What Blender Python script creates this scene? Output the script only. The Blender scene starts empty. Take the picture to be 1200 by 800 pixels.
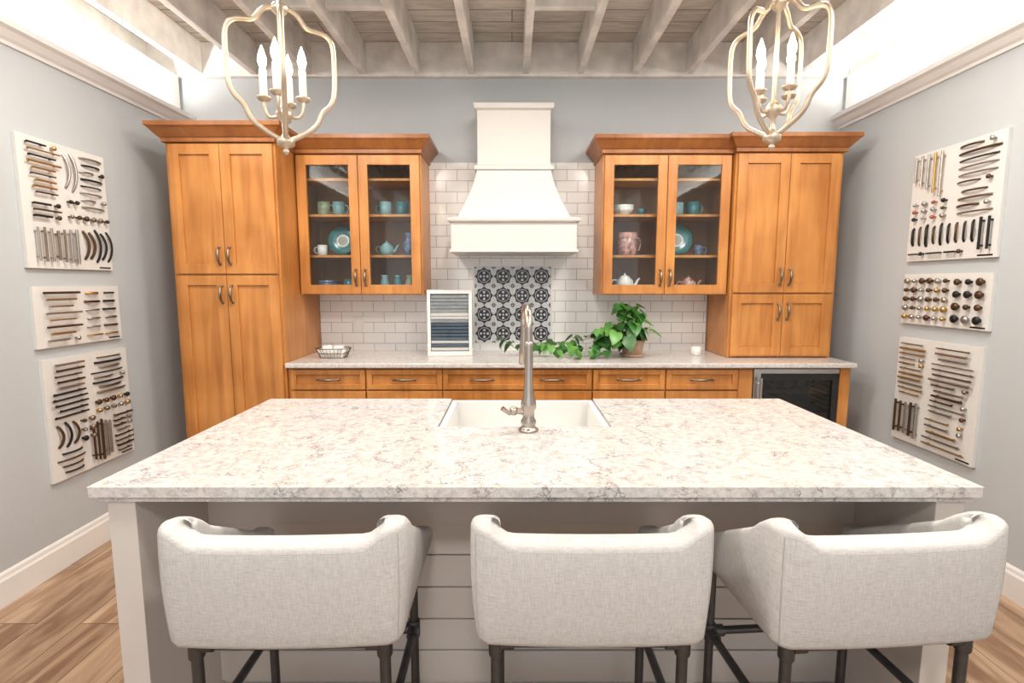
import bpy, math, random
from mathutils import Vector, Matrix
random.seed(7)
scene = bpy.context.scene
PI = math.pi

# ------------------------------------------------------------------ materials
def new_mat(name):
    m = bpy.data.materials.new(name); m.use_nodes = True
    nt = m.node_tree
    return m, nt, nt.nodes['Principled BSDF']
def N(nt, t, **kw):
    n = nt.nodes.new(t)
    for k, v in kw.items(): setattr(n, k, v)
    return n
def simple(name, col, rough=0.5, metal=0.0, var=0.0, vscale=20, bump=0.0, bscale=200, spec=0.5, emit=None, es=0):
    m, nt, b = new_mat(name)
    b.inputs['Base Color'].default_value = (*col, 1)
    b.inputs['Roughness'].default_value = rough
    b.inputs['Metallic'].default_value = metal
    b.inputs['Specular IOR Level'].default_value = spec
    tc = N(nt, 'ShaderNodeTexCoord')
    if var > 0:
        no = N(nt, 'ShaderNodeTexNoise'); no.inputs['Scale'].default_value = vscale; no.inputs['Detail'].default_value = 4
        nt.links.new(tc.outputs['Object'], no.inputs['Vector'])
        cr = N(nt, 'ShaderNodeValToRGB')
        cr.color_ramp.elements[0].position = 0.3; cr.color_ramp.elements[1].position = 0.7
        cr.color_ramp.elements[0].color = (*[c*(1-var) for c in col], 1)
        cr.color_ramp.elements[1].color = (*[min(1, c*(1+var)) for c in col], 1)
        nt.links.new(no.outputs['Fac'], cr.inputs['Fac']); nt.links.new(cr.outputs['Color'], b.inputs['Base Color'])
    if bump > 0:
        no2 = N(nt, 'ShaderNodeTexNoise'); no2.inputs['Scale'].default_value = bscale; no2.inputs['Detail'].default_value = 3
        nt.links.new(tc.outputs['Object'], no2.inputs['Vector'])
        bp = N(nt, 'ShaderNodeBump'); bp.inputs['Strength'].default_value = bump; bp.inputs['Distance'].default_value = 0.002
        nt.links.new(no2.outputs['Fac'], bp.inputs['Height']); nt.links.new(bp.outputs['Normal'], b.inputs['Normal'])
    if emit:
        b.inputs['Emission Color'].default_value = (*emit, 1); b.inputs['Emission Strength'].default_value = es
    return m

def wood(name, c1, c2, rough=0.35, scale=(14, 14, 1.3)):
    m, nt, b = new_mat(name)
    tc = N(nt, 'ShaderNodeTexCoord'); mp = N(nt, 'ShaderNodeMapping'); mp.inputs['Scale'].default_value = scale
    nt.links.new(tc.outputs['Object'], mp.inputs['Vector'])
    no = N(nt, 'ShaderNodeTexNoise'); no.inputs['Scale'].default_value = 1.5; no.inputs['Detail'].default_value = 7
    no.inputs['Distortion'].default_value = 0.6
    nt.links.new(mp.outputs['Vector'], no.inputs['Vector'])
    n2 = N(nt, 'ShaderNodeTexNoise'); n2.inputs['Scale'].default_value = 3.0; n2.inputs['Detail'].default_value = 2
    nt.links.new(tc.outputs['Object'], n2.inputs['Vector'])
    ad = N(nt, 'ShaderNodeMath', operation='ADD'); nt.links.new(no.outputs['Fac'], ad.inputs[0]); nt.links.new(n2.outputs['Fac'], ad.inputs[1])
    hf = N(nt, 'ShaderNodeMath', operation='MULTIPLY'); hf.inputs[1].default_value = 0.5; nt.links.new(ad.outputs[0], hf.inputs[0])
    cr = N(nt, 'ShaderNodeValToRGB'); cr.color_ramp.elements[0].position = 0.36; cr.color_ramp.elements[1].position = 0.64
    cr.color_ramp.elements[0].color = (*c1, 1); cr.color_ramp.elements[1].color = (*c2, 1)
    nt.links.new(hf.outputs[0], cr.inputs['Fac']); nt.links.new(cr.outputs['Color'], b.inputs['Base Color'])
    b.inputs['Roughness'].default_value = rough
    return m

def brick_mat(name, axes, bw, bh, mortar, c1, c2, cm, rough, bump=0.5, offset=0.5, streak=None):
    m, nt, b = new_mat(name)
    tc = N(nt, 'ShaderNodeTexCoord'); sp = N(nt, 'ShaderNodeSeparateXYZ'); cb = N(nt, 'ShaderNodeCombineXYZ')
    nt.links.new(tc.outputs['Object'], sp.inputs[0])
    nt.links.new(sp.outputs[axes[0]], cb.inputs[0]); nt.links.new(sp.outputs[axes[1]], cb.inputs[1])
    br = N(nt, 'ShaderNodeTexBrick'); br.offset = offset
    br.inputs['Scale'].default_value = 1.0
    br.inputs['Brick Width'].default_value = bw; br.inputs['Row Height'].default_value = bh
    br.inputs['Mortar Size'].default_value = mortar; br.inputs['Mortar Smooth'].default_value = 0.1
    br.inputs['Color1'].default_value = (*c1, 1); br.inputs['Color2'].default_value = (*c2, 1); br.inputs['Mortar'].default_value = (*cm, 1)
    nt.links.new(cb.outputs[0], br.inputs['Vector'])
    col = br.outputs['Color']
    if streak:
        (sx, sy, amt, dark) = streak
        mp = N(nt, 'ShaderNodeMapping'); mp.inputs['Scale'].default_value = (sx, sy, 1)
        nt.links.new(cb.outputs[0], mp.inputs['Vector'])
        ad = N(nt, 'ShaderNodeVectorMath', operation='ADD')
        ml = N(nt, 'ShaderNodeVectorMath', operation='SCALE'); ml.inputs['Scale'].default_value = 40
        nt.links.new(br.outputs['Color'], ml.inputs[0]); nt.links.new(mp.outputs[0], ad.inputs[0]); nt.links.new(ml.outputs[0], ad.inputs[1])
        no = N(nt, 'ShaderNodeTexNoise'); no.inputs['Scale'].default_value = 1; no.inputs['Detail'].default_value = 6; no.inputs['Distortion'].default_value = 1.2
        nt.links.new(ad.outputs[0], no.inputs['Vector'])
        cr = N(nt, 'ShaderNodeValToRGB'); cr.color_ramp.elements[0].position = 0.38; cr.color_ramp.elements[1].position = 0.62
        cr.color_ramp.elements[0].color = (*dark, 1); cr.color_ramp.elements[1].color = (1, 1, 1, 1)
        nt.links.new(no.outputs['Fac'], cr.inputs['Fac'])
        mx = N(nt, 'ShaderNodeMix', data_type='RGBA', blend_type='MULTIPLY'); mx.inputs['Factor'].default_value = amt
        nt.links.new(col, mx.inputs['A']); nt.links.new(cr.outputs['Color'], mx.inputs['B']); col = mx.outputs['Result']
    nt.links.new(col, b.inputs['Base Color'])
    b.inputs['Roughness'].default_value = rough
    if bump:
        bp = N(nt, 'ShaderNodeBump'); bp.invert = True; bp.inputs['Strength'].default_value = bump; bp.inputs['Distance'].default_value = 0.003
        nt.links.new(br.outputs['Fac'], bp.inputs['Height']); nt.links.new(bp.outputs['Normal'], b.inputs['Normal'])
    return m

def quartz(name, veinmix=1.0, base=((0.44, 0.405, 0.385), (0.635, 0.605, 0.59))):
    m, nt, b = new_mat(name)
    tc = N(nt, 'ShaderNodeTexCoord')
    def veins(nscale, amt, vscale, width, mask_scale, m0, m1):
        no = N(nt, 'ShaderNodeTexNoise'); no.inputs['Scale'].default_value = nscale; no.inputs['Detail'].default_value = 6; no.inputs['Roughness'].default_value = 0.65
        nt.links.new(tc.outputs['Object'], no.inputs['Vector'])
        sc = N(nt, 'ShaderNodeVectorMath', operation='SCALE'); sc.inputs['Scale'].default_value = amt
        nt.links.new(no.outputs['Color'], sc.inputs[0])
        ad = N(nt, 'ShaderNodeVectorMath', operation='ADD'); nt.links.new(tc.outputs['Object'], ad.inputs[0]); nt.links.new(sc.outputs[0], ad.inputs[1])
        vo = N(nt, 'ShaderNodeTexVoronoi', feature='DISTANCE_TO_EDGE'); vo.inputs['Scale'].default_value = vscale
        nt.links.new(ad.outputs[0], vo.inputs['Vector'])
        cr = N(nt, 'ShaderNodeValToRGB'); cr.color_ramp.elements[0].position = 0.0; cr.color_ramp.elements[1].position = width
        cr.color_ramp.elements[0].color = (1, 1, 1, 1); cr.color_ramp.elements[1].color = (0, 0, 0, 1)
        nt.links.new(vo.outputs['Distance'], cr.inputs['Fac'])
        n2 = N(nt, 'ShaderNodeTexNoise'); n2.inputs['Scale'].default_value = mask_scale; n2.inputs['Detail'].default_value = 4
        nt.links.new(tc.outputs['Object'], n2.inputs['Vector'])
        c2 = N(nt, 'ShaderNodeValToRGB'); c2.color_ramp.elements[0].position = m0; c2.color_ramp.elements[1].position = m1
        nt.links.new(n2.outputs['Fac'], c2.inputs['Fac'])
        mu = N(nt, 'ShaderNodeMath', operation='MULTIPLY'); nt.links.new(cr.outputs['Color'], mu.inputs[0]); nt.links.new(c2.outputs['Color'], mu.inputs[1])
        mu2 = N(nt, 'ShaderNodeMath', operation='MULTIPLY'); mu2.inputs[1].default_value = veinmix; nt.links.new(mu.outputs[0], mu2.inputs[0])
        return mu2.outputs[0]
    v1 = veins(10, 0.22, 9, 0.026, 10, 0.46, 0.58)
    v2 = veins(24, 0.10, 22, 0.045, 16, 0.50, 0.64)
    n3 = N(nt, 'ShaderNodeTexNoise'); n3.inputs['Scale'].default_value = 42; n3.inputs['Detail'].default_value = 8; n3.inputs['Roughness'].default_value = 0.8
    nt.links.new(tc.outputs['Object'], n3.inputs['Vector'])
    c3 = N(nt, 'ShaderNodeValToRGB'); c3.color_ramp.elements[0].position = 0.38; c3.color_ramp.elements[1].position = 0.55
    c3.color_ramp.elements[0].color = (*base[0], 1); c3.color_ramp.elements[1].color = (*base[1], 1)
    nt.links.new(n3.outputs['Fac'], c3.inputs['Fac'])
    mx = N(nt, 'ShaderNodeMix', data_type='RGBA'); mx.inputs['B'].default_value = (0.095, 0.09, 0.10, 1)
    nt.links.new(v1, mx.inputs['Factor']); nt.links.new(c3.outputs['Color'], mx.inputs['A'])
    mz = N(nt, 'ShaderNodeMix', data_type='RGBA'); mz.inputs['B'].default_value = (0.20, 0.175, 0.17, 1)
    nt.links.new(v2, mz.inputs['Factor']); nt.links.new(mx.outputs['Result'], mz.inputs['A'])
    nt.links.new(mz.outputs['Result'], b.inputs['Base Color'])
    b.inputs['Roughness'].default_value = 0.12
    return m

def pattern_mat(name, x0, z0, s):
    m, nt, b = new_mat(name)
    def M(op, a, c=None, d=None):
        n = N(nt, 'ShaderNodeMath', operation=op)
        for i, v in enumerate((a, c, d)):
            if v is None: continue
            if isinstance(v, (int, float)): n.inputs[i].default_value = v
            else: nt.links.new(v, n.inputs[i])
        return n.outputs[0]
    tc = N(nt, 'ShaderNodeTexCoord'); sp = N(nt, 'ShaderNodeSeparateXYZ'); nt.links.new(tc.outputs['Object'], sp.inputs[0])
    u = M('SUBTRACT', M('FRACT', M('DIVIDE', M('SUBTRACT', sp.outputs[0], x0), s)), 0.5)
    v = M('SUBTRACT', M('FRACT', M('DIVIDE', M('SUBTRACT', sp.outputs[2], z0), s)), 0.5)
    r = M('SQRT', M('ADD', M('MULTIPLY', u, u), M('MULTIPLY', v, v)))
    a = M('ARCTAN2', v, u)
    scal = M('ADD', 0.42, M('MULTIPLY', M('COSINE', M('MULTIPLY', a, 8.0)), 0.03))
    disc = M('LESS_THAN', r, scal)
    ring = M('MULTIPLY', M('GREATER_THAN', r, 0.30), M('LESS_THAN', r, 0.325))
    pet = M('MULTIPLY', M('MULTIPLY', M('GREATER_THAN', r, 0.12), M('LESS_THAN', r, 0.23)), M('GREATER_THAN', M('COSINE', M('MULTIPLY', a, 4.0)), 0.3))
    dot = M('LESS_THAN', r, 0.05)
    white = M('MAXIMUM', M('MAXIMUM', ring, pet), dot)
    blk = M('MULTIPLY', disc, M('SUBTRACT', 1.0, white))
    au = M('ABSOLUTE', u); av = M('ABSOLUTE', v)
    cor = M('GREATER_THAN', M('ADD', au, av), 0.86)
    cross = M('MULTIPLY', M('LESS_THAN', M('MINIMUM', au, av), 0.03), M('GREATER_THAN', r, 0.40))
    blk = M('MAXIMUM', M('MAXIMUM', blk, cor), cross)
    edge = M('GREATER_THAN', M('MAXIMUM', au, av), 0.488)
    mx = N(nt, 'ShaderNodeMix', data_type='RGBA'); mx.inputs['A'].default_value = (0.60, 0.62, 0.64, 1); mx.inputs['B'].default_value = (0.018, 0.02, 0.028, 1)
    nt.links.new(blk, mx.inputs['Factor'])
    m2 = N(nt, 'ShaderNodeMix', data_type='RGBA'); m2.inputs['B'].default_value = (0.5, 0.5, 0.5, 1)
    nt.links.new(edge, m2.inputs['Factor']); nt.links.new(mx.outputs['Result'], m2.inputs['A'])
    nt.links.new(m2.outputs['Result'], b.inputs['Base Color']); b.inputs['Roughness'].default_value = 0.35
    return m

def glass_mat(name, tint=(0.95, 0.98, 0.98), refl=0.03, fr=0.22):
    m = bpy.data.materials.new(name); m.use_nodes = True; nt = m.node_tree; nt.nodes.clear()
    o = N(nt, 'ShaderNodeOutputMaterial'); t = N(nt, 'ShaderNodeBsdfTransparent'); g = N(nt, 'ShaderNodeBsdfGlossy')
    t.inputs['Color'].default_value = (*tint, 1); g.inputs['Roughness'].default_value = 0.03
    lw = N(nt, 'ShaderNodeLayerWeight'); lw.inputs['Blend'].default_value = 0.2
    ml = N(nt, 'ShaderNodeMath', operation='MULTIPLY_ADD'); ml.inputs[1].default_value = fr; ml.inputs[2].default_value = refl
    nt.links.new(lw.outputs['Fresnel'], ml.inputs[0])
    mx = N(nt, 'ShaderNodeMixShader'); nt.links.new(ml.outputs[0], mx.inputs[0]); nt.links.new(t.outputs[0], mx.inputs[1]); nt.links.new(g.outputs[0], mx.inputs[2])
    nt.links.new(mx.outputs[0], o.inputs['Surface'])
    return m

def linen(name):
    m, nt, b = new_mat(name)
    tc = N(nt, 'ShaderNodeTexCoord')
    outs = []
    for sc in ((45, 45, 520), (520, 520, 45)):
        mp = N(nt, 'ShaderNodeMapping'); mp.inputs['Scale'].default_value = sc
        no = N(nt, 'ShaderNodeTexNoise'); no.inputs['Scale'].default_value = 1.0; no.inputs['Detail'].default_value = 3
        nt.links.new(tc.outputs['Object'], mp.inputs['Vector']); nt.links.new(mp.outputs[0], no.inputs['Vector']); outs.append(no.outputs['Fac'])
    ad = N(nt, 'ShaderNodeMath', operation='ADD'); nt.links.new(outs[0], ad.inputs[0]); nt.links.new(outs[1], ad.inputs[1])
    hf = N(nt, 'ShaderNodeMath', operation='MULTIPLY'); hf.inputs[1].default_value = 0.5; nt.links.new(ad.outputs[0], hf.inputs[0])
    cr = N(nt, 'ShaderNodeValToRGB'); cr.color_ramp.elements[0].position = 0.33; cr.color_ramp.elements[1].position = 0.6
    cr.color_ramp.elements[0].color = (0.44, 0.425, 0.41, 1); cr.color_ramp.elements[1].color = (0.60, 0.585, 0.57, 1)
    nt.links.new(hf.outputs[0], cr.inputs['Fac']); nt.links.new(cr.outputs['Color'], b.inputs['Base Color'])
    bp = N(nt, 'ShaderNodeBump'); bp.inputs['Strength'].default_value = 0.25; bp.inputs['Distance'].default_value = 0.001
    nt.links.new(hf.outputs[0], bp.inputs['Height']); nt.links.new(bp.outputs['Normal'], b.inputs['Normal'])
    b.inputs['Roughness'].default_value = 0.95; b.inputs['Specular IOR Level'].default_value = 0.15
    return m

WALL = simple('wall_paint', (0.475, 0.50, 0.515), 0.8, var=0.02, vscale=3)
TRIM = simple('white_trim_paint', (0.78, 0.765, 0.745), 0.45, var=0.02, vscale=6)
MAPLE = wood('honey_maple', (0.39, 0.142, 0.030), (0.63, 0.275, 0.075), 0.30)
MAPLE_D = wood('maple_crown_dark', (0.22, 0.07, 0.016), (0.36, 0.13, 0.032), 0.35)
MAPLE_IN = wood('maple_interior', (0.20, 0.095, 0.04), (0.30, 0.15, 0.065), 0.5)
FLOOR = brick_mat('plank_floor', (1, 0), 1.22, 0.18, 0.0018, (0.54, 0.38, 0.255), (0.37, 0.24, 0.15), (0.12, 0.07, 0.04), 0.38, 0.3, 0.37, streak=(1.6, 11, 0.9, (0.42, 0.31, 0.24)))
SUBWAY = brick_mat('subway_tile', (0, 2), 0.152, 0.0755, 0.0022, (0.86, 0.85, 0.84), (0.82, 0.815, 0.80), (0.44, 0.43, 0.41), 0.15, 0.5)
DECK = brick_mat('ceiling_boards', (0, 1), 3.0, 0.14, 0.003, (0.80, 0.76, 0.70), (0.66, 0.62, 0.56), (0.20, 0.17, 0.14), 0.8, 0.6, 0.4, streak=(4, 26, 0.6, (0.66, 0.62, 0.56)))
JOIST = simple('whitewashed_timber', (0.80, 0.77, 0.73), 0.75, var=0.18, vscale=7, bump=0.3, bscale=60)
QUARTZ = quartz('veined_quartz', 0.95)
QUARTZ2 = quartz('counter_quartz', 0.5, ((0.50, 0.47, 0.45), (0.66, 0.63, 0.61)))
ISL = simple('island_greige_paint', (0.62, 0.575, 0.535), 0.5, var=0.015, vscale=5)
HOODM = simple('hood_white_paint', (0.60, 0.57, 0.535), 0.5, var=0.01, vscale=5)
NICKEL = simple('brushed_nickel', (0.46, 0.41, 0.36), 0.26, 1.0, var=0.05, vscale=30)
STEEL = simple('stainless_steel', (0.55, 0.55, 0.55), 0.3, 1.0, var=0.04, vscale=20)
PEWTER = simple('antique_pewter', (0.26, 0.21, 0.16), 0.35, 1.0, var=0.1, vscale=60)
BLACKM = simple('matte_black_metal', (0.02, 0.02, 0.022), 0.4, 0.6, var=0.1)
BRONZE = simple('oil_bronze', (0.10, 0.055, 0.03), 0.4, 0.8, var=0.1)
BRASS = simple('satin_brass', (0.50, 0.33, 0.13), 0.35, 1.0, var=0.06)
COPPER = simple('copper_red', (0.42, 0.10, 0.06), 0.35, 0.7, var=0.06)
SILV = simple('satin_silver', (0.40, 0.39, 0.38), 0.35, 1.0, var=0.05)
CHAMP = simple('champagne_gold', (0.56, 0.465, 0.36), 0.38, 0.8, var=0.05, vscale=20)
PIPE = simple('gunmetal_pipe', (0.10, 0.10, 0.105), 0.42, 0.85, var=0.15, vscale=30)
LINEN = linen('linen_fabric')
PIPING = simple('linen_piping', (0.42, 0.405, 0.39), 0.9, var=0.05, vscale=80)
CERW = simple('white_ceramic', (0.78, 0.77, 0.75), 0.12, var=0.01)
CERT = simple('teal_ceramic', (0.05, 0.18, 0.20), 0.2, var=0.15, vscale=15)
CERB = simple('pale_blue_ceramic', (0.22, 0.37, 0.40), 0.2, var=0.1, vscale=15)
CERR = simple('floral_ceramic', (0.50, 0.27, 0.24), 0.25, var=0.7, vscale=38)
CERG = simple('sage_ceramic', (0.26, 0.30, 0.20), 0.25, var=0.3, vscale=25)
CERN = simple('navy_pattern_ceramic', (0.12, 0.16, 0.26), 0.25, var=0.8, vscale=45)
PANELW = simple('display_board_white', (0.70, 0.69, 0.665), 0.45, var=0.02)
GLASS = glass_mat('clear_glass')
GLASSD = glass_mat('fridge_glass', (0.42, 0.43, 0.45), 0.06, 0.3)
BULB = simple('glowing_bulb', (1, 0.9, 0.7), 0.3, emit=(1.0, 0.80, 0.52), es=26)
CANDLE = simple('candle_sleeve', (0.80, 0.74, 0.64), 0.5, emit=(1, 0.8, 0.55), es=0.1)
LEAF = simple('pothos_leaf', (0.03, 0.12, 0.022), 0.35, var=0.5, vscale=12)
LEAF2 = simple('pothos_leaf_light', (0.10, 0.27, 0.05), 0.35, var=0.3, vscale=12)
STEM = simple('vine_stem', (0.14, 0.22, 0.06), 0.6, var=0.1)
POT = simple('clay_pot', (0.50, 0.33, 0.23), 0.6, var=0.1)
SOIL = simple('potting_soil', (0.04, 0.025, 0.015), 0.9, var=0.3)
DARK = simple('dark_void', (0.015, 0.015, 0.017), 0.5, var=0.1)
SLATE = simple('slate_blue_tile', (0.10, 0.145, 0.19), 0.3, var=0.15, vscale=30)
GREYT = simple('grey_tile', (0.36, 0.39, 0.41), 0.3, var=0.1, vscale=30)
PAT = pattern_mat('patterned_cement_tile', -0.265, 0.985, 0.135)

# ------------------------------------------------------------------ mesh builder
class MB:
    def __init__(s): s.v = []; s.f = []; s.mi = []; s.sm = []; s.mats = []; s.M = Matrix.Identity(4)
    def mat(s, m):
        if m not in s.mats: s.mats.append(m)
        return s.mats.index(m)
    def add(s, vs, fs, m, smooth=False):
        o = len(s.v); i = s.mat(m)
        for p in vs: s.v.append(s.M @ Vector(p))
        for f in fs: s.f.append([o+k for k in f]); s.mi.append(i); s.sm.append(smooth)
    def box(s, x0, x1, y0, y1, z0, z1, m):
        v = [(x0,y0,z0),(x1,y0,z0),(x1,y1,z0),(x0,y1,z0),(x0,y0,z1),(x1,y0,z1),(x1,y1,z1),(x0,y1,z1)]
        s.add(v, [(0,3,2,1),(4,5,6,7),(0,1,5,4),(1,2,6,5),(2,3,7,6),(3,0,4,7)], m)
    def loft(s, rings, m, smooth=False, closed=True, caps=True):
        n = len(rings[0]); vs = [p for r in rings for p in r]; fs = []
        for i in range(len(rings)-1):
            for j in range(n if closed else n-1):
                k = (j+1) % n
                fs.append((i*n+j, i*n+k, (i+1)*n+k, (i+1)*n+j))
        s.add(vs, fs, m, smooth)
        if caps:
            s.add(rings[0], [tuple(reversed(range(n)))], m); s.add(rings[-1], [tuple(range(n))], m)
    def rects(s, rs, m):
        s.loft([[(x0,y0,z),(x1,y0,z),(x1,y1,z),(x0,y1,z)] for (x0,x1,y0,y1,z) in rs], m)
    def lathe(s, c, prof, m, seg=24, smooth=True):
        rings = [[(c[0]+r*math.cos(2*PI*j/seg), c[1]+r*math.sin(2*PI*j/seg), c[2]+z) for j in range(seg)] for r, z in prof]
        s.loft(rings, m, smooth)
    def tube(s, pts, r, m, seg=10, closed=False, radii=None):
        pts = [Vector(p) for p in pts]; n = len(pts)
        T = []
        for i in range(n):
            if closed: t = pts[(i+1) % n]-pts[i-1]
            else: t = pts[min(i+1, n-1)]-pts[max(i-1, 0)]
            T.append(t.normalized())
        up = Vector((0,0,1)) if abs(T[0].z) < 0.9 else Vector((1,0,0))
        nr = T[0].cross(up).normalized(); rings = []
        for i in range(n):
            nr = (nr - T[i]*nr.dot(T[i])).normalized(); bn = T[i].cross(nr)
            rr = radii[i] if radii else r
            rings.append([tuple(pts[i]+nr*rr*math.cos(2*PI*j/seg)+bn*rr*math.sin(2*PI*j/seg)) for j in range(seg)])
        if closed: rings.append(rings[0])
        s.loft(rings, m, True, caps=not closed)
    def sphere(s, c, r, m, seg=14, sx=1, sz=1):
        prof = [(max(1e-4, r*sx*math.sin(PI*i/seg)), -r*sz*math.cos(PI*i/seg)) for i in range(seg+1)]
        s.lathe(c, prof, m, seg*2)
    def poly(s, pts, z0, z1, m):
        s.loft([[(x,y,z0) for x,y in pts], [(x,y,z1) for x,y in pts]], m)
    def rrect(s, rings, m, smooth=True, cs=6):
        R = []
        for (cx, cy, hx, hy, r, z) in rings:
            pts = []
            for (sx, sy, a0) in ((1,1,0),(-1,1,90),(-1,-1,180),(1,-1,270)):
                for k in range(cs+1):
                    a = math.radians(a0+90*k/cs)
                    pts.append((cx+sx*(hx-r)+r*math.cos(a), cy+sy*(hy-r)+r*math.sin(a), z))
            R.append(pts)
        s.loft(R, m, smooth)
    def obj(s, name, parent=None, bevel=0.0, loc=None, rotz=0.0):
        me = bpy.data.meshes.new(name); me.from_pydata([tuple(p) for p in s.v], [], s.f)
        for m in s.mats: me.materials.append(m)
        me.polygons.foreach_set('material_index', s.mi); me.polygons.foreach_set('use_smooth', s.sm); me.update()
        o = bpy.data.objects.new(name, me); scene.collection.objects.link(o)
        if parent: o.parent = parent
        if loc: o.location = loc
        o.rotation_euler[2] = rotz
        if bevel:
            b = o.modifiers.new('bevel', 'BEVEL'); b.width = bevel; b.segments = 2; b.limit_method = 'ANGLE'; b.angle_limit = math.radians(50)
        return o
def empty(name, loc=(0,0,0), rotz=0):
    e = bpy.data.objects.new(name, None); e.location = loc; e.rotation_euler[2] = rotz; e.empty_display_size = 0.1
    scene.collection.objects.link(e); return e

# ------------------------------------------------------------------ room
XL, XR, YB, YF = -2.24, 2.25, 3.66, -2.6
WT = 2.54
b = MB(); b.box(-3.6, 3.6, YF, YB+0.12, -0.06, 0, FLOOR); b.obj('floor')
b = MB(); b.box(XL-0.1, XR+0.1, YB, YB+0.12, 0, 3.01, WALL); b.obj('wall_back')
b = MB(); b.box(XL-0.12, XL, YF, YB, 0, WT, WALL); b.obj('wall_left')
b = MB(); b.box(XR, XR+0.12, YF, YB, 0, WT, WALL); b.obj('wall_right')
b = MB(); b.box(XL-1.2, XR+1.2, YF, YB+0.12, 3.01, 3.05, DECK); b.obj('ceiling')
b = MB()
x = -0.27-8*0.365
while x < 3.3:
    b.box(x-0.021, x+0.021, YF, YB-0.045, 2.80, 3.008, JOIST); x += 0.365
b.obj('ceiling_joists', bevel=0.003)
b = MB(); b.box(XL-1.0, XR+1.0, YB-0.043, YB-0.002, 2.79, 3.008, JOIST)
b.box(-1.345, -1.02, 2.85, 2.89, 2.84, 3.0, JOIST); b.box(-0.978, -0.655, 2.85, 2.89, 2.84, 3.0, JOIST); b.box(0.115, 0.44, 2.85, 2.89, 2.84, 3.0, JOIST)
b.obj('ceiling_header_beam', bevel=0.003)
b = MB(); b.box(XL-0.12, XL, YF, YB-0.045, WT, 2.79, TRIM); b.obj('trim_1')
b = MB(); b.box(XR, XR+0.12, YF, YB-0.045, WT, 2.79, TRIM); b.obj('trim_2')
def side_mould(name, X, sgn, prof, y0, y1):
    b = MB(); R = []
    for y in (y0, y1): R.append([(X+sgn*d, y, z) for d, z in prof])
    b.loft(R, TRIM); b.obj(name, bevel=0.001)
crown = [(0, 2.455), (0.010, 2.455), (0.014, 2.47), (0.028, 2.48), (0.05, 2.505), (0.07, 2.515), (0.075, 2.54), (0, 2.54)]
side_mould('trim_3', XL, 1, crown, YF, YB); side_mould('trim_4', XR, -1, crown, YF, YB)
base = [(0, 0), (0.018, 0), (0.018, 0.115), (0.012, 0.125), (0.010, 0.14), (0.004, 0.15), (0, 0.15)]
side_mould('baseboard_left', XL, 1, base, YF, YB); side_mould('baseboard_right', XR, -1, base, YF, YB)

# ------------------------------------------------------------------ backsplash
b = MB(); b.box(-1.368, 1.385, YB-0.010, YB-0.0005, 0.93, 2.235, SUBWAY); b.obj('subway_tile_backsplash')
b = MB(); b.box(-0.265, 0.275, YB-0.016, YB-0.0105, 0.985, 1.525, PAT)
for (a0, a1, c0, c1) in ((-0.277,-0.265,0.973,1.537),(0.275,0.287,0.973,1.537),(-0.265,0.275,1.525,1.537),(-0.265,0.275,0.973,0.985)):
    b.box(a0, a1, YB-0.018, YB-0.0105, c0, c1, CERW)
b.obj('patterned_tile_panel')

# ------------------------------------------------------------------ cabinet parts (fronts face -Y)
def shaker(b, x0, x1, z0, z1, y, st=0.058, m=MAPLE, glass=None, th=0.02):
    b.box(x0, x0+st, y, y+th, z0, z1, m); b.box(x1-st, x1, y, y+th, z0, z1, m)
    b.box(x0+st, x1-st, y, y+th, z0, z0+st, m); b.box(x0+st, x1-st, y, y+th, z1-st, z1, m)
    if glass: b.box(x0+st, x1-st, y+0.009, y+0.012, z0+st, z1-st, glass)
    else: b.box(x0+st, x1-st, y+0.012, y+0.017, z0+st, z1-st, m)
def pull(b, cx, y, cz, L=0.10, vert=True, m=PEWTER):
    pts = []; rad = []
    for k in range(13):
        t = k/12; a = (t-0.5)*L; d = 0.028*math.sin(PI*t)**0.5 if 0 < t < 1 else 0
        pts.append((cx, y-d, cz+a) if vert else (cx+a, y-d, cz)); rad.append(0.005+0.004*math.sin(PI*t)**2)
    b.tube(pts, 0.005, m, 8, radii=rad)
    for sgn in (-1, 1):
        p = (cx, y-0.001, cz+sgn*L/2) if vert else (cx+sgn*L/2, y-0.001, cz)
        b.sphere(p, 0.009, m, 6)
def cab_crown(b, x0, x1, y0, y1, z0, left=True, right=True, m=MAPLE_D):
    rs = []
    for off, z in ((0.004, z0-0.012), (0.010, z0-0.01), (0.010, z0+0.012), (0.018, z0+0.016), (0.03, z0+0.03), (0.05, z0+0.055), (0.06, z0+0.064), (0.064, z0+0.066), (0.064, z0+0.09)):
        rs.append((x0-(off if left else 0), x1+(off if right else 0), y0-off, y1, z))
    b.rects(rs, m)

TOPZ = 2.225
b = MB()
x0, x1, yf = -2.005, -1.37, 3.07
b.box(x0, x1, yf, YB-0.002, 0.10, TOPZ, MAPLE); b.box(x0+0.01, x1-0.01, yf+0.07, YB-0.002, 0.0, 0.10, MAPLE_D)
xm = (x0+x1)/2
for (a, c) in ((x0+0.025, xm-0.002), (xm+0.002, x1-0.012)):
    shaker(b, a, c, 1.465, 2.205, yf-0.021); shaker(b, a, c, 0.115, 1.455, yf-0.021)
for sx in (-0.03, 0.03):
    pull(b, xm+sx, yf-0.021, 1.57); pull(b, xm+sx, yf-0.021, 1.345)
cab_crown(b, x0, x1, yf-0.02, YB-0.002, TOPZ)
b.obj('pantry_cabinet', bevel=0.0018)

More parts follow.
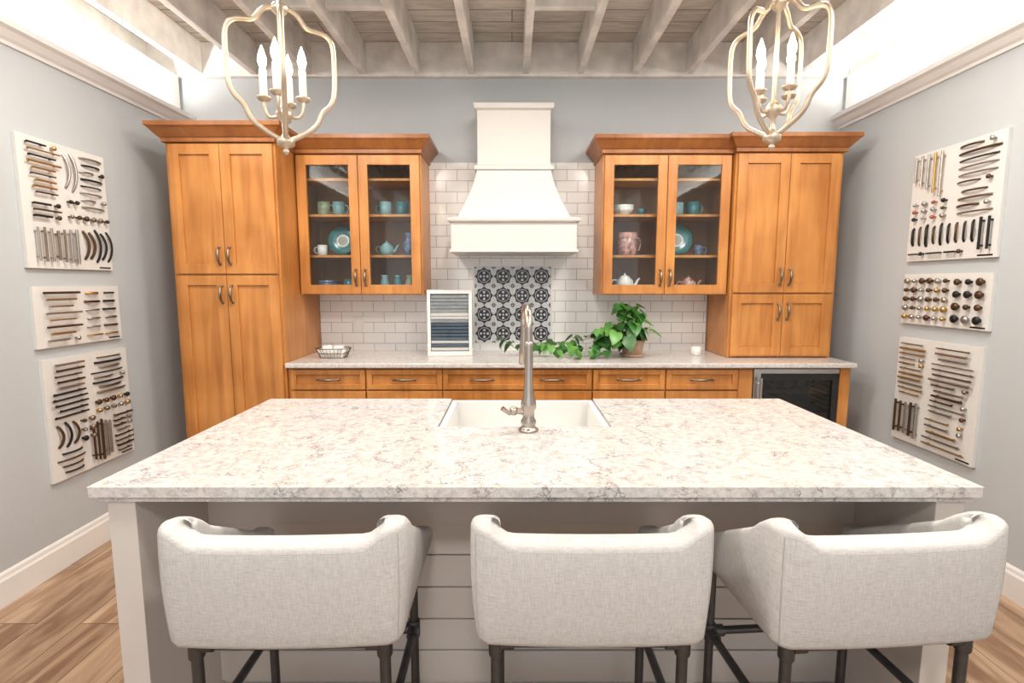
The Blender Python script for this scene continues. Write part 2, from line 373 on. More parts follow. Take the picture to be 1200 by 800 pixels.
b = MB()
x0, x1, yf = 1.392, 2.06, 3.29
b.box(x0, x1, yf, YB-0.002, 0.932, TOPZ, MAPLE)
xm = (x0+x1)/2
for (a, c) in ((x0+0.012, xm-0.002), (xm+0.002, x1-0.025)):
    shaker(b, a, c, 1.35, 2.205, yf-0.021); shaker(b, a, c, 0.945, 1.34, yf-0.021)
for sx in (-0.03, 0.03):
    pull(b, xm+sx, yf-0.021, 1.45); pull(b, xm+sx, yf-0.021, 1.23)
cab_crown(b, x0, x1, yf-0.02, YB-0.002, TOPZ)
b.obj('tall_cabinet', bevel=0.0018)

def glass_cab(x0, x1, crown_l, crown_r):
    b = MB(); z0, z1, yf = 1.335, TOPZ, 3.35; t = 0.018; yb = YB-0.012
    b.box(x0, x0+t, yf, yb, z0, z1, MAPLE); b.box(x1-t, x1, yf, yb, z0, z1, MAPLE)
    b.box(x0+t, x1-t, yf, yb, z0, z0+t, MAPLE); b.box(x0+t, x1-t, yf, yb, z1-t, z1, MAPLE)
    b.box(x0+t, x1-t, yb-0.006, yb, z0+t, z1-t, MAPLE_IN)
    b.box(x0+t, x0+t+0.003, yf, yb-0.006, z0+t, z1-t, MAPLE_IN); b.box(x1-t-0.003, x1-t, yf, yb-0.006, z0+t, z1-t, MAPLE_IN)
    b.box(x0, x0+0.03, yf-0.018, yf, z0, z1, MAPLE); b.box(x1-0.03, x1, yf-0.018, yf, z0, z1, MAPLE)
    b.box(x0+0.03, x1-0.03, yf-0.018, yf, z0, z0+0.025, MAPLE); b.box(x0+0.03, x1-0.03, yf-0.018, yf, z1-0.03, z1, MAPLE)
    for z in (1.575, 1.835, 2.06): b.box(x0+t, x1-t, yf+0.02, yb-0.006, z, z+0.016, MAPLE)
    xm = (x0+x1)/2; yd = yf-0.039
    shaker(b, x0+0.012, xm-0.002, z0+0.006, z1-0.02, yd, glass=GLASS); shaker(b, xm+0.002, x1-0.012, z0+0.006, z1-0.02, yd, glass=GLASS)
    for sx in (-0.03, 0.03): pull(b, xm+sx, yd, 1.445)
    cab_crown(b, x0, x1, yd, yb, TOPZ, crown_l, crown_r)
    b.obj('glass_door_cabinet', bevel=0.0018)
glass_cab(-1.366, -0.572, False, True)
glass_cab(0.572, 1.388, True, False)

b = MB(); yf = 3.09
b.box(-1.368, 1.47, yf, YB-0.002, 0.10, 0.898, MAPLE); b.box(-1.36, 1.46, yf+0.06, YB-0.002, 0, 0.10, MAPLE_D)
b.box(2.0, 2.06, yf-0.015, YB-0.002, 0.0, 0.898, MAPLE)
xs = [(-1.345, -0.895), (-0.885, -0.425), (-0.42, 0.485), (0.495, 0.93), (0.94, 1.375)]
for i, (a, c) in enumerate(xs):
    shaker(b, a, c, 0.765, 0.888, yf-0.021, st=0.032)
    shaker(b, a, c, 0.44, 0.755, yf-0.021, st=0.055); shaker(b, a, c, 0.115, 0.43, yf-0.021, st=0.055)
    hs = [(a+c)/2] if i != 2 else [a+0.24, c-0.24]
    for h in hs:
        pull(b, h, yf-0.021, 0.827, 0.13, False); pull(b, h, yf-0.021, 0.60, 0.13, False); pull(b, h, yf-0.021, 0.28, 0.13, False)
b.box(1.38, 1.468, yf-0.012, yf, 0.11, 0.89, MAPLE)
b.obj('base_cabinets', bevel=0.0018)
b = MB(); b.box(-1.368, 2.08, 3.045, YB-0.002, 0.90, 0.93, QUARTZ2); b.obj('back_countertop', bevel=0.006)

b = MB(); a, c, y = 1.475, 1.995, 3.08
b.box(a, c, y+0.03, YB-0.05, 0.02, 0.05, DARK); b.box(a, a+0.02, y+0.03, YB-0.05, 0.05, 0.89, DARK); b.box(c-0.02, c, y+0.03, YB-0.05, 0.05, 0.89, DARK)
b.box(a+0.02, c-0.02, y+0.03, YB-0.05, 0.87, 0.89, DARK); b.box(a+0.02, c-0.02, YB-0.07, YB-0.05, 0.05, 0.87, DARK)
b.box(a, c, y, y+0.028, 0.862, 0.89, STEEL); b.box(a, c, y, y+0.028, 0.0, 0.10, DARK)
b.box(a, a+0.045, y, y+0.028, 0.10, 0.862, STEEL); b.box(c-0.035, c, y, y+0.028, 0.10, 0.862, DARK)
b.box(a+0.045, c-0.035, y, y+0.028, 0.82, 0.862, DARK)
b.box(a+0.045, c-0.035, y+0.01, y+0.016, 0.10, 0.82, GLASSD)
b.tube([(a+0.03, y-0.035, 0.2), (a+0.03, y-0.035, 0.84)], 0.009, STEEL)
for z in (0.24, 0.80): b.tube([(a+0.03, y+0.002, z), (a+0.03, y-0.035, z)], 0.006, STEEL)
for z in (0.25, 0.42, 0.58, 0.73):
    b.box(a+0.03, c-0.03, y+0.05, y+0.065, z, z+0.022, MAPLE)
    for k in range(9): b.tube([(a+0.05+k*0.05, y+0.065, z+0.01), (a+0.05+k*0.05, YB-0.08, z+0.01)], 0.003, STEEL, 6)
    for k in range(5): b.tube([(a+0.08+k*0.088, y+0.08, z+0.055), (a+0.08+k*0.088, y+0.38, z+0.055)], 0.03, [CERB, CERR, CERW, BRASS, CERT][k], 12)
b.obj('beverage_fridge', bevel=0.0015)

# ------------------------------------------------------------------ range hood
b = MB(); cx = 0.012; yb = YB-0.011
def R(h, y, z): return (cx-h, cx+h, y, yb, z)
rs = [R(0.395, 3.17, 1.60), R(0.395, 3.17, 1.615), R(0.385, 3.18, 1.618), R(0.385, 3.18, 1.775), R(0.405, 3.16, 1.785), R(0.408, 3.157, 1.80), R(0.39, 3.175, 1.808), R(0.345, 3.205, 1.812)]
for k in range(0, 11):
    t = k/10; e = 1-(1-t)**1.35
    rs.append(R(0.345-(0.345-0.238)*e, 3.205+(3.36-3.205)*e, 1.815+0.305*t))
rs += [R(0.238, 3.36, 2.125), R(0.252, 3.345, 2.128), R(0.252, 3.345, 2.15), R(0.236, 3.362, 2.158), R(0.232, 3.366, 2.16), R(0.232, 3.366, 2.49), R(0.25, 3.348, 2.50), R(0.255, 3.343, 2.53)]
b.rects(rs, HOODM)
b.box(cx-0.3, cx+0.3, 3.25, 3.55, 1.594, 1.60, STEEL)
b.obj('range_hood', bevel=0.002)

# ------------------------------------------------------------------ island
isl = empty('kitchen_island')
b = MB()
x0, x1, y0, y1 = -1.05, 1.165, 1.213, 2.19
nx0, nx1, ny = -0.262, 0.352, 1.752
out = [(x0,y0),(x1,y0),(x1,y1),(nx1,y1),(nx1,ny),(nx0,ny),(nx0,y1),(x0,y1)]
b.poly(out, 0.884, 0.91, QUARTZ)
i = 0.012
inn = [(x0+i,y0+i),(x1-i,y0+i),(x1-i,y1-i),(nx1+0.001,y1-i),(nx1+0.001,ny-0.001),(nx0-0.001,ny-0.001),(nx0-0.001,y1-i),(x0+i,y1-i)]
b.poly(inn, 0.868, 0.884, QUARTZ)
b.obj('island_countertop', isl, bevel=0.005)
b = MB()
for (a, c) in ((-1.02, -0.95), (1.07, 1.14)):
    b.box(a, c, 1.236, 2.15, 0.0, 0.867, ISL)
b.box(-0.95, 1.07, 1.556, 1.575, 0.0, 0.867, ISL)
b.box(-0.95, 1.07, 1.528, 1.556, 0.66, 0.867, ISL)
b.box(-0.95, 1.07, 1.532, 1.556, 0.0, 0.10, ISL)
z = 0.66
while z > 0.12:
    b.box(-0.95, 1.07, 1.541, 1.556, max(0.1, z-0.106), z-0.0025, ISL); z -= 0.109
b.box(-0.95, -0.29, 2.13, 2.15, 0.1, 0.867, ISL); b.box(0.38, 1.07, 2.13, 2.15, 0.1, 0.867, ISL); b.box(-0.29, 0.38, 2.13, 2.15, 0.1, 0.655, ISL)
b.box(-0.95, 1.07, 2.08, 2.10, 0.0, 0.1, ISL)
b.obj('island_body', isl, bevel=0.0015)
b = MB()
sx0, sx1, sy0, sy1, sz0, sz1, t = -0.26, 0.35, 1.754, 2.205, 0.665, 0.900, 0.022
b.box(sx0, sx1, sy0, sy1, sz0, sz0+t, CERW)
b.box(sx0, sx1, sy0, sy0+t, sz0+t, sz1, CERW); b.box(sx0, sx1, sy1-t, sy1, sz0+t, sz1, CERW)
b.box(sx0, sx0+t, sy0+t, sy1-t, sz0+t, sz1, CERW); b.box(sx1-t, sx1, sy0+t, sy1-t, sz0+t, sz1, CERW)
b.lathe(((sx0+sx1)/2, 1.98, sz0+t), [(0.001, 0), (0.045, 0), (0.045, 0.004), (0.001, 0.002)], STEEL)
b.obj('farmhouse_sink', bevel=0.006)
# faucet
b = MB(); b.lathe((0, 0, 0), [(0.034, 0.0005), (0.034, 0.007), (0.028, 0.011), (0.022, 0.02), (0.026, 0.028), (0.026, 0.036), (0.020, 0.045), (0.020, 0.07), (0.026, 0.08), (0.026, 0.10), (0.019, 0.115), (0.0165, 0.15), (0.0145, 0.18), (0.0145, 0.30)], NICKEL)
pts = [(0, 0, 0.29)]
for k in range(19):
    a = PI*k/18; pts.append((0, 0.085-0.085*math.cos(a), 0.335+0.085*math.sin(a)))
pts.append((0, 0.17, 0.31))
b.tube(pts, 0.0125, NICKEL, 16)
b.lathe((0, 0.17, 0.20), [(0.012, 0), (0.018, 0.002), (0.018, 0.05), (0.0145, 0.085), (0.013, 0.115)], NICKEL)
b.lathe((0, 0, 0.29), [(0.0165, 0), (0.0165, 0.012), (0.0135, 0.016)], NICKEL)
b.tube([(0, 0, 0.065), (-0.045, 0, 0.07)], 0.011, NICKEL); b.sphere((-0.05, 0, 0.07), 0.016, NICKEL, 8)
b.tube([(-0.05, 0, 0.07), (-0.065, -0.01, 0.063), (-0.09, -0.02, 0.084)], 0.006, NICKEL, radii=[0.009, 0.007, 0.0085])
b.obj('kitchen_faucet', loc=(0.056, 1.70, 0.9105), rotz=math.radians(4))

# ------------------------------------------------------------------ stools
def stool(loc, rot):
    e = empty('counter_stool', loc, rot)
    w, yr, ya, cr = 0.262, -0.235, 0.19, 0.045; t = 0.064; zb = 0.630
    path = []
    def ss(a, b_, x): x = max(0, min(1, (x-a)/(b_-a))); return x*x*(3-2*x)
    def top(x, y):
        z = 0.872+0.034*ss(0.66, 0.90, abs(x)/w)
        if y > -0.20: z -= 0.57*(y+0.20)*ss(-0.20, -0.10, y)
        return max(z, 0.70)
    nb = 26
    for k in range(14):
        y = ya+(yr+cr-ya)*k/14; path.append((-w, y, 1, 0))
    for k in range(9):
        a = PI+PI/2*k/8; path.append((-w+cr+cr*math.cos(a), yr+cr+cr*math.sin(a), -math.cos(a), -math.sin(a)))
    for k in range(1, nb):
        x = (-w+cr)+(2*(w-cr))*k/nb; path.append((x, yr, 0, 1))
    for k in range(9):
        a = 1.5*PI+PI/2*k/8; path.append((w-cr+cr*math.cos(a), yr+cr+cr*math.sin(a), -math.cos(a), -math.sin(a)))
    for k in range(1, 15):
        y = (yr+cr)+(ya-yr-cr)*k/14; path.append((w, y, -1, 0))
    rings = []
    def spow(v, p): return math.copysign(abs(v)**p, v)
    for (x, y, nx, ny) in path:
        zt = top(x, y); hh = 0.022
        sec = [(0.016, zb), (0.004, zb+0.004), (0.0, zb+0.015)]
        for k in range(1, 7): sec.append((0, zb+0.015+(zt-hh-zb-0.015)*k/6))
        for k in range(1, 11):
            a = PI-PI*k/10; sec.append((t/2+t/2*spow(math.cos(a), 0.7), zt-hh+hh*spow(math.sin(a), 0.7)))
        for k in range(1, 7): sec.append((t, zt-hh-(zt-hh-zb-0.015)*k/6))
        sec += [(t-0.004, zb+0.004), (t-0.016, zb)]
        ring = []
        for n, z in sec:
            h = (z-zb)/(zt-zb)
            ins = 0.010*(1-h)**1.2
            bow = 0.012*(1-(x/w)**2) if ny > 0.5 else 0
            nn = n+ins-0.005*math.sin(PI*h)
            ring.append((x+nx*nn, y+ny*nn-bow, z))
        rings.append(ring)
    b = MB(); b.loft(rings, LINEN, True)
    b.rrect([(0, -0.01, 0.165, 0.14, 0.04, 0.634), (0, -0.01, 0.182, 0.15, 0.05, 0.637), (0, -0.01, 0.19, 0.152, 0.05, 0.645), (0, -0.01, 0.19, 0.152, 0.05, 0.672), (0, -0.01, 0.18, 0.145, 0.05, 0.684), (0, -0.01, 0.15, 0.12, 0.05, 0.69), (0, -0.01, 0.05, 0.05, 0.03, 0.693)], LINEN)
    pts = []
    for (x, y, nx, ny) in path:
        zt = top(x, y); bow = 0.012*(1-(x/w)**2) if ny > 0.5 else 0
        pts.append((x+nx*0.001, y+ny*0.001-bow, zt-0.019))
    b.tube(pts, 0.0016, PIPING, 6)
    # corner seams following the rear corners
    for sg in (-1, 1):
        pts = []
        for k in range(9):
            z = zb+0.012+(0.885-zb-0.012)*k/8; h = (z-zb)/(0.9-zb); d = cr*(1-0.7071)-0.0005+0.7071*(0.010*(1-h)**1.2-0.005*math.sin(PI*h))
            pts.append((sg*(w-d), yr+d, z))
        b.tube(pts, 0.0014, PIPING, 6)
    b.obj('upholstered_shell', e)
    b = MB(); hx, yn, yfr = 0.208, -0.19, 0.165; r = 0.0125; zr = 0.616
    c = [(-hx, yn), (hx, yn), (hx, yfr), (-hx, yfr)]
    for x, y in c:
        b.tube([(x, y, 0.004), (x, y, zr+0.005)], r, PIPE, 14)
        b.lathe((x, y, 0), [(0.02, 0), (0.02, 0.02), (0.0135, 0.024)], PIPE, 16)
        b.lathe((x, y, zr-0.03), [(0.0165, 0), (0.0175, 0.004), (0.0175, 0.03), (0.0165, 0.045)], PIPE, 16)
        b.lathe((x, y, 0.37), [(0.0165, 0), (0.0175, 0.004), (0.0175, 0.046), (0.0165, 0.05)], PIPE, 16)
        b.lathe((x, y, 0.14), [(0.0165, 0), (0.0175, 0.004), (0.0175, 0.046), (0.0165, 0.05)], PIPE, 16)
    for k in range(4):
        p, q = c[k], c[(k+1) % 4]
        b.tube([(p[0], p[1], zr), (q[0], q[1], zr)], r, PIPE, 12)
        if k != 0: b.tube([(p[0], p[1], 0.395), (q[0], q[1], 0.395)], r*0.9, PIPE, 12)
        b.tube([(p[0], p[1], 0.165), (q[0], q[1], 0.165)], r*0.9, PIPE, 12)
        d = Vector((q[0]-p[0], q[1]-p[1], 0)).normalized()
        for (o, sg) in ((Vector((*p, 0)), 1), (Vector((*q, 0)), -1)):
            for zz in (zr, 0.395):
                if zz < 0.5 and k == 0: continue
                s0 = o+d*sg*0.01; s1 = o+d*sg*0.04
                b.tube([(s0.x, s0.y, zz), (s1.x, s1.y, zz)], 0.0165, PIPE, 14)
    b.obj('pipe_frame', e)
stool((-0.495, 1.245, 0), math.radians(1))
stool((0.173, 1.25, 0), 0)
stool((0.80, 1.25, 0), math.radians(4))

# ------------------------------------------------------------------ lantern chandeliers
def chandelier(loc, rot):
    e = empty('lantern_chandelier', loc, rot); b = MB()
    prof = [(0.014, 0.456), (0.036, 0.453), (0.056, 0.438), (0.070, 0.415), (0.086, 0.403), (0.110, 0.402), (0.138, 0.396), (0.156, 0.376), (0.161, 0.345), (0.161, 0.29), (0.160, 0.235),
            (0.156, 0.195), (0.142, 0.168), (0.124, 0.154), (0.112, 0.136), (0.104, 0.112), (0.086, 0.090), (0.062, 0.074), (0.040, 0.060), (0.016, 0.048)]
    P = prof
    for _ in range(2):
        Q = [P[0]]
        for i in range(len(P)-1):
            a, c = P[i], P[i+1]
            Q.append((a[0]*.75+c[0]*.25, a[1]*.75+c[1]*.25)); Q.append((a[0]*.25+c[0]*.75, a[1]*.25+c[1]*.75))
        Q.append(P[-1]); P = Q
    for k in range(4):
        an = PI/2*k+math.radians(24)
        b.tube([(r*math.cos(an), r*math.sin(an), z) for r, z in P], 0.0082, CHAMP, 8)
    b.lathe((0, 0, 0), [(0.001, 0.0), (0.008, 0.004), (0.011, 0.012), (0.006, 0.02), (0.018, 0.026), (0.028, 0.032), (0.028, 0.05), (0.014, 0.058), (0.008, 0.07), (0.008, 0.10), (0.02, 0.112), (0.028, 0.13), (0.016, 0.15), (0.007, 0.16), (0.007, 0.43), (0.02, 0.44), (0.028, 0.452), (0.02, 0.466), (0.008, 0.47), (0.008, 0.49)], CHAMP, 20)
    for k in range(4):
        an = math.radians(6)+2*PI*k/4; ca, sa = math.cos(an), math.sin(an)
        arm = [(0.012, 0.13), (0.03, 0.118), (0.046, 0.118), (0.058, 0.132), (0.062, 0.155), (0.062, 0.17)]
        b.tube([(r*ca, r*sa, z) for r, z in arm], 0.0055, CHAMP, 8)
        c = (0.062*ca, 0.062*sa, 0.165)
        b.lathe(c, [(0.004, 0), (0.018, 0.006), (0.023, 0.012), (0.023, 0.016), (0.012, 0.018)], CHAMP, 16)
        b.lathe(c, [(0.0115, 0.018), (0.0115, 0.10), (0.008, 0.104)], CANDLE, 14)
        b.lathe(c, [(0.006, 0.104), (0.010, 0.112), (0.0135, 0.125), (0.0125, 0.14), (0.007, 0.158), (0.001, 0.175)], BULB, 12)
    z = 0.49; i = 0
    top = 2.80-loc[2]
    while z < top-0.05:
        pts = []
        for k in range(12):
            a = 2*PI*k/12; dx = 0.010*math.cos(a); dz = 0.020*math.sin(a)
            pts.append((dx, 0, z+0.015+dz) if i % 2 == 0 else (0, dx, z+0.015+dz))
        b.tube(pts, 0.003, CHAMP, 6, closed=True); z += 0.029; i += 1
    b.lathe((0, 0, top), [(0.006, -0.06), (0.012, -0.04), (0.05, -0.025), (0.06, -0.012), (0.06, 0.0)], CHAMP, 24)
    b.obj('lantern_frame', e)
chandelier((-0.745, 1.75, 1.83), 0)
chandelier((0.855, 1.75, 1.845), math.radians(12))

# ------------------------------------------------------------------ hardware display boards
def board(side, ya, yb_, z0, z1, zones, seed):
    rnd = random.Random(seed); w = yb_-ya; h = z1-z0; b = MB()
    if side == 'L': M = Matrix(((0, 0, 1, XL+0.001), (1, 0, 0, ya), (0, 1, 0, z0), (0, 0, 0, 1)))
    else: M = Matrix(((0, 0, -1, XR-0.001), (-1, 0, 0, yb_), (0, 1, 0, z0), (0, 0, 0, 1)))
    b.M = M; b.box(0, w, 0, h, 0, 0.018, PANELW)
    N0 = 0.018
    def barp(u, v, L, vert, m, arc, r):
        d = 0.018
        if arc:
            pts = [((u, v+(t-0.5)*L, N0+d*math.sin(PI*t)**0.6) if vert else (u+(t-0.5)*L, v, N0+d*math.sin(PI*t)**0.6)) for t in [i/8 for i in range(9)]]
            if vert: pts = [(p[0]+0.014*math.sin(PI*i/8), p[1], p[2]) for i, p in enumerate(pts)]
            b.tube(pts, r, m, 6)
        else:
            e0 = (u, v-L/2, N0+d) if vert else (u-L/2, v, N0+d); e1 = (u, v+L/2, N0+d) if vert else (u+L/2, v, N0+d)
            b.tube([e0, e1], r, m, 6)
            for s in (-0.38, 0.38):
                p = (u, v+s*L) if vert else (u+s*L, v); b.tube([(p[0], p[1], N0), (p[0], p[1], N0+d)], r*0.8, m, 6)
    for zn in zones:
        kind, u0, u1, v0, v1, nu, nv, mats = zn[:8]
        for i in range(nu):
            for j in range(nv):
                m = rnd.choice(mats); cu = (u0+(u1-u0)*(i+0.5)/nu)*w; cv = (v0+(v1-v0)*(j+0.5)/nv)*h
                cw = (u1-u0)*w/nu; ch = (v1-v0)*h/nv
                if kind in ('H', 'HA') and rnd.random() < 0.18:
                    barp(cu-cw*0.15, cv, cw*0.5, False, m, kind == 'HA', rnd.uniform(0.004, 0.006))
                    rr = 0.011; b.lathe((cu+cw*0.33, cv, N0), [(rr*0.5, 0), (rr*0.4, 0.01), (rr, 0.016), (rr, 0.022), (0.001, 0.026)], rnd.choice(mats), 10)
                elif kind == 'H': barp(cu+cw*rnd.uniform(-.04, .04), cv, cw*rnd.uniform(0.55, 0.92), False, m, False, rnd.uniform(0.0035, 0.0065))
                elif kind == 'HA': barp(cu+cw*rnd.uniform(-.04, .04), cv, cw*rnd.uniform(0.55, 0.9), False, m, True, rnd.uniform(0.004, 0.0065))
                elif kind == 'V': barp(cu, cv, ch*rnd.uniform(0.75, 0.95), True, m, False, rnd.uniform(0.005, 0.007))
                elif kind == 'VG': barp(cu, v1*h-ch*(0.45+0.5*(i+1)/nu)/2, ch*(0.45+0.5*(i+1)/nu), True, m, False, 0.006)
                elif kind == 'VA': barp(cu, cv, ch*rnd.uniform(0.7, 0.92), True, m, True, rnd.uniform(0.005, 0.007))
                elif kind == 'K':
                    rr = min(cw, ch)*rnd.uniform(0.22, 0.34)
                    b.lathe((cu, cv, N0), [(rr*0.5, 0), (rr*0.4, 0.01), (rr, 0.016), (rr, 0.022), (rr*0.6, 0.028), (0.001, 0.029)], m, 12)
    b.box(w*0.82, w*0.97, 0.008, 0.016, N0, N0+0.001, BLACKM)
    b.obj('cabinet_hardware_display_board')
dk = [BLACKM, BRONZE]; mx = [BLACKM, BRONZE, PEWTER, SILV]; go = [BRASS, BRONZE, BLACKM, BRASS]
board('L', 2.375, 2.875, 1.48, 2.085, [('H', .03, .42, .56, .97, 1, 9, go), ('VA', .44, .60, .62, .97, 2, 1, [SILV]), ('HA', .62, .98, .5, .97, 1, 8, dk+[SILV]), ('K', .45, .6, .5, .6, 2, 1, dk),
    ('V', .06, .56, .03, .34, 7, 1, [SILV, SILV, PEWTER, NICKEL]), ('H', .05, .4, .38, .52, 1, 3, [BRONZE, BLACKM]), ('K', .44, .98, .38, .48, 6, 1, mx), ('VA', .60, .98, .05, .36, 5, 1, dk)], 1)
board('L', 2.38, 2.90, 1.10, 1.395, [('H', .04, .48, .06, .95, 1, 8, [SILV, NICKEL, BRASS, BRONZE]), ('HA', .52, .97, .06, .95, 2, 6, mx+[BRASS])], 2)
board('L', 2.39, 2.92, 0.44, 1.045, [('H', .03, .45, .5, .97, 1, 10, [BLACKM, BLACKM, SILV, BRONZE]), ('HA', .5, .97, .62, .97, 1, 8, mx), ('K', .5, .97, .45, .6, 5, 2, mx+[BRASS]),
    ('VA', .04, .3, .25, .48, 3, 1, dk), ('K', .3, .5, .25, .48, 2, 3, mx), ('HA', .03, .4, .03, .24, 1, 4, [BLACKM, BRONZE]), ('V', .42, .68, .03, .42, 5, 1, [SILV, BRONZE]), ('H', .7, .98, .04, .42, 1, 8, mx)], 3)
board('R', 2.39, 2.93, 1.53, 2.105, [('VG', .03, .42, .55, .97, 5, 1, [SILV, NICKEL, BRASS]), ('HA', .5, .97, .62, .98, 1, 6, dk+[SILV]), ('K', .04, .5, .36, .56, 4, 3, [BRONZE, COPPER, SILV, BLACKM]), ('HA', .52, .97, .36, .6, 1, 4, mx),
    ('VA', .03, .8, .12, .34, 9, 1, dk), ('V', .82, .98, .06, .34, 2, 1, [SILV, BLACKM]), ('H', .04, .7, .02, .11, 3, 1, dk)], 4)
board('R', 2.39, 2.93, 1.185, 1.46, [('K', .03, .6, .06, .95, 6, 5, [SILV, BRONZE, BRASS, NICKEL]), ('K', .62, .97, .06, .95, 3, 4, [BLACKM, BRONZE, SILV])], 5)
board('R', 2.40, 2.93, 0.52, 1.105, [('H', .03, .42, .45, .97, 1, 11, [SILV, NICKEL, BRASS]), ('H', .46, .97, .35, .97, 1, 13, [SILV, BRONZE, NICKEL, PEWTER]), ('V', .03, .38, .05, .42, 5, 1, [BLACKM, BRONZE, SILV]), ('H', .42, .96, .04, .32, 1, 5, [BRASS, BRASS, SILV])], 6)

# ------------------------------------------------------------------ counter-top items
b = MB(); CT = 0.931
b.M = Matrix.Translation((-0.41, 3.36, CT)) @ Matrix.Rotation(math.radians(3), 4, 'Z')
W = 0.147
b.box(-W, W, 0, 0.11, 0, 0.03, CERW); b.box(-W, -W+0.022, 0.0, 0.10, 0.03, 0.41, CERW); b.box(W-0.022, W, 0.0, 0.10, 0.03, 0.41, CERW)
b.box(-W, W, 0.0, 0.10, 0.41, 0.435, CERW); b.box(-W+0.022, W-0.022, 0.06, 0.07, 0.03, 0.41, CERW)
zz = 0.035
for k, m in enumerate([CERW, SLATE, CERW, SLATE, SLATE, SLATE, SLATE, SLATE, GREYT, CERW, CERW, GREYT, GREYT, GREYT, GREYT, GREYT]):
    h = 0.0230
    b.add([(-W+0.024, 0.012, zz), (W-0.024, 0.012, zz), (W-0.024, 0.002, zz+h*0.85), (-W+0.024, 0.002, zz+h*0.85), (-W+0.024, 0.058, zz), (W-0.024, 0.058, zz), (W-0.024, 0.058, zz+h*0.85), (-W+0.024, 0.058, zz+h*0.85)],
          [(0,1,2,3), (4,7,6,5), (0,4,5,1), (3,2,6,7), (0,3,7,4), (1,5,6,2)], m); zz += h
b.obj('tile_sample_display', bevel=0.0015)
b = MB(); b.M = Matrix.Translation((-1.16, 3.30, CT))
def oval(rx, ry, z): return [(rx*math.cos(2*PI*k/28), ry*math.sin(2*PI*k/28), z) for k in range(28)]
for rx, z in ((0.085, 0.003), (0.098, 0.03), (0.115, 0.06)): b.tube(oval(rx, rx*0.6, z), 0.0032, PEWTER, 6, closed=True)
for k in range(28):
    a = 2*PI*k/28; b.tube([(0.085*math.cos(a), 0.051*math.sin(a), 0.003), (0.115*math.cos(a), 0.069*math.sin(a), 0.06)], 0.0016, PEWTER, 5)
b.rrect([(0, 0, 0.072, 0.040, 0.02, 0.003), (0, 0, 0.082, 0.045, 0.02, 0.03), (0, 0, 0.095, 0.052, 0.02, 0.055), (0, 0, 0.09, 0.048, 0.02, 0.055), (0, 0, 0.07, 0.035, 0.02, 0.012)], CERW)
for x in (-0.036, 0.036):
    b.rrect([(x, 0, 0.026, 0.018, 0.01, 0.02), (x, 0, 0.033, 0.024, 0.012, 0.03), (x, 0, 0.033, 0.024, 0.012, 0.068), (x, 0, 0.026, 0.018, 0.01, 0.078)], CERW)
b.obj('wire_soap_basket')
b = MB(); b.lathe((1.24, 3.42, CT), [(0.03, 0), (0.034, 0.004), (0.034, 0.05), (0.03, 0.055), (0.03, 0.048), (0.001, 0.048)], CERW); b.tube([(1.24, 3.42, CT+0.047), (1.24, 3.42, CT+0.06)], 0.001, DARK, 5); b.obj('candle_jar')
b = MB(); b.box(-1.135, -1.06, YB-0.016, YB-0.0105, 1.06, 1.175, CERW); b.box(-1.112, -1.083, YB-0.018, YB-0.016, 1.075, 1.16, TRIM)
b.obj('wall_outlet', bevel=0.001)

# trailing pothos
b = MB(); rnd = random.Random(3)
px, py = 0.80, 3.38
b.lathe((px, py, CT), [(0.055, 0), (0.06, 0.004), (0.068, 0.05), (0.078, 0.09), (0.084, 0.095), (0.084, 0.11), (0.076, 0.11), (0.073, 0.095), (0.001, 0.093)], POT, 28)
b.lathe((px, py, CT), [(0.08, 0.0), (0.085, 0.012), (0.065, 0.013)], POT, 28)
b.lathe((px, py, CT+0.094), [(0.07, 0), (0.03, 0.006), (0.001, 0.008)], SOIL, 16)
def leaf(p, yaw, pitch, roll, L, m):
    T = Matrix.Translation(p) @ Matrix.Rotation(yaw, 4, 'Z') @ Matrix.Rotation(pitch, 4, 'Y') @ Matrix.Rotation(roll, 4, 'X')
    W = [(0.0, 0.0), (-0.10, 0.26), (0.08, 0.40), (0.30, 0.42), (0.55, 0.32), (0.80, 0.15), (1.0, 0.0)]
    sp = [0.0, 0.02, 0.1, 0.3, 0.55, 0.8, 1.0]
    vs = []
    for i in range(7):
        x = sp[i]; dr = -0.18*x*x
        vs.append((x*L, 0, dr*L))
        wx, wy = W[i]; dz = 0.16*wy-0.18*wx*wx
        vs.append((wx*L, wy*L, dz*L)); vs.append((wx*L, -wy*L, dz*L))
    fs = []
    for i in range(6):
        a = i*3; c = (i+1)*3; fs.append((a, c, c+1, a+1)); fs.append((a, a+2, c+2, c))
    old = b.M; b.M = T; b.add(vs, fs, m, True); b.M = old
top = Vector((px, py, CT+0.10))
for k in range(62):
    a = rnd.uniform(0, 2*PI); rr = rnd.uniform(0.02, 0.20); zz = rnd.uniform(-0.01, 0.22)*(1-rr/0.30)
    q = Vector((px+rr*math.cos(a)-0.06, py-0.03+0.7*rr*math.sin(a), CT+0.10+zz))
    if q.x > px-0.02 and q.z < CT+0.15 and q.y < py: q.z += 0.07
    mid = (top+q)/2+Vector((0, 0, 0.03)); b.tube([top, mid, q], 0.0018, STEM, 5)
    leaf(q, rnd.uniform(-2.8, -0.3) if rnd.random() < 0.6 else a, rnd.uniform(0.1, 1.0), rnd.uniform(-.6, .6), rnd.uniform(0.07, 0.11), rnd.choice([LEAF, LEAF, LEAF2]))
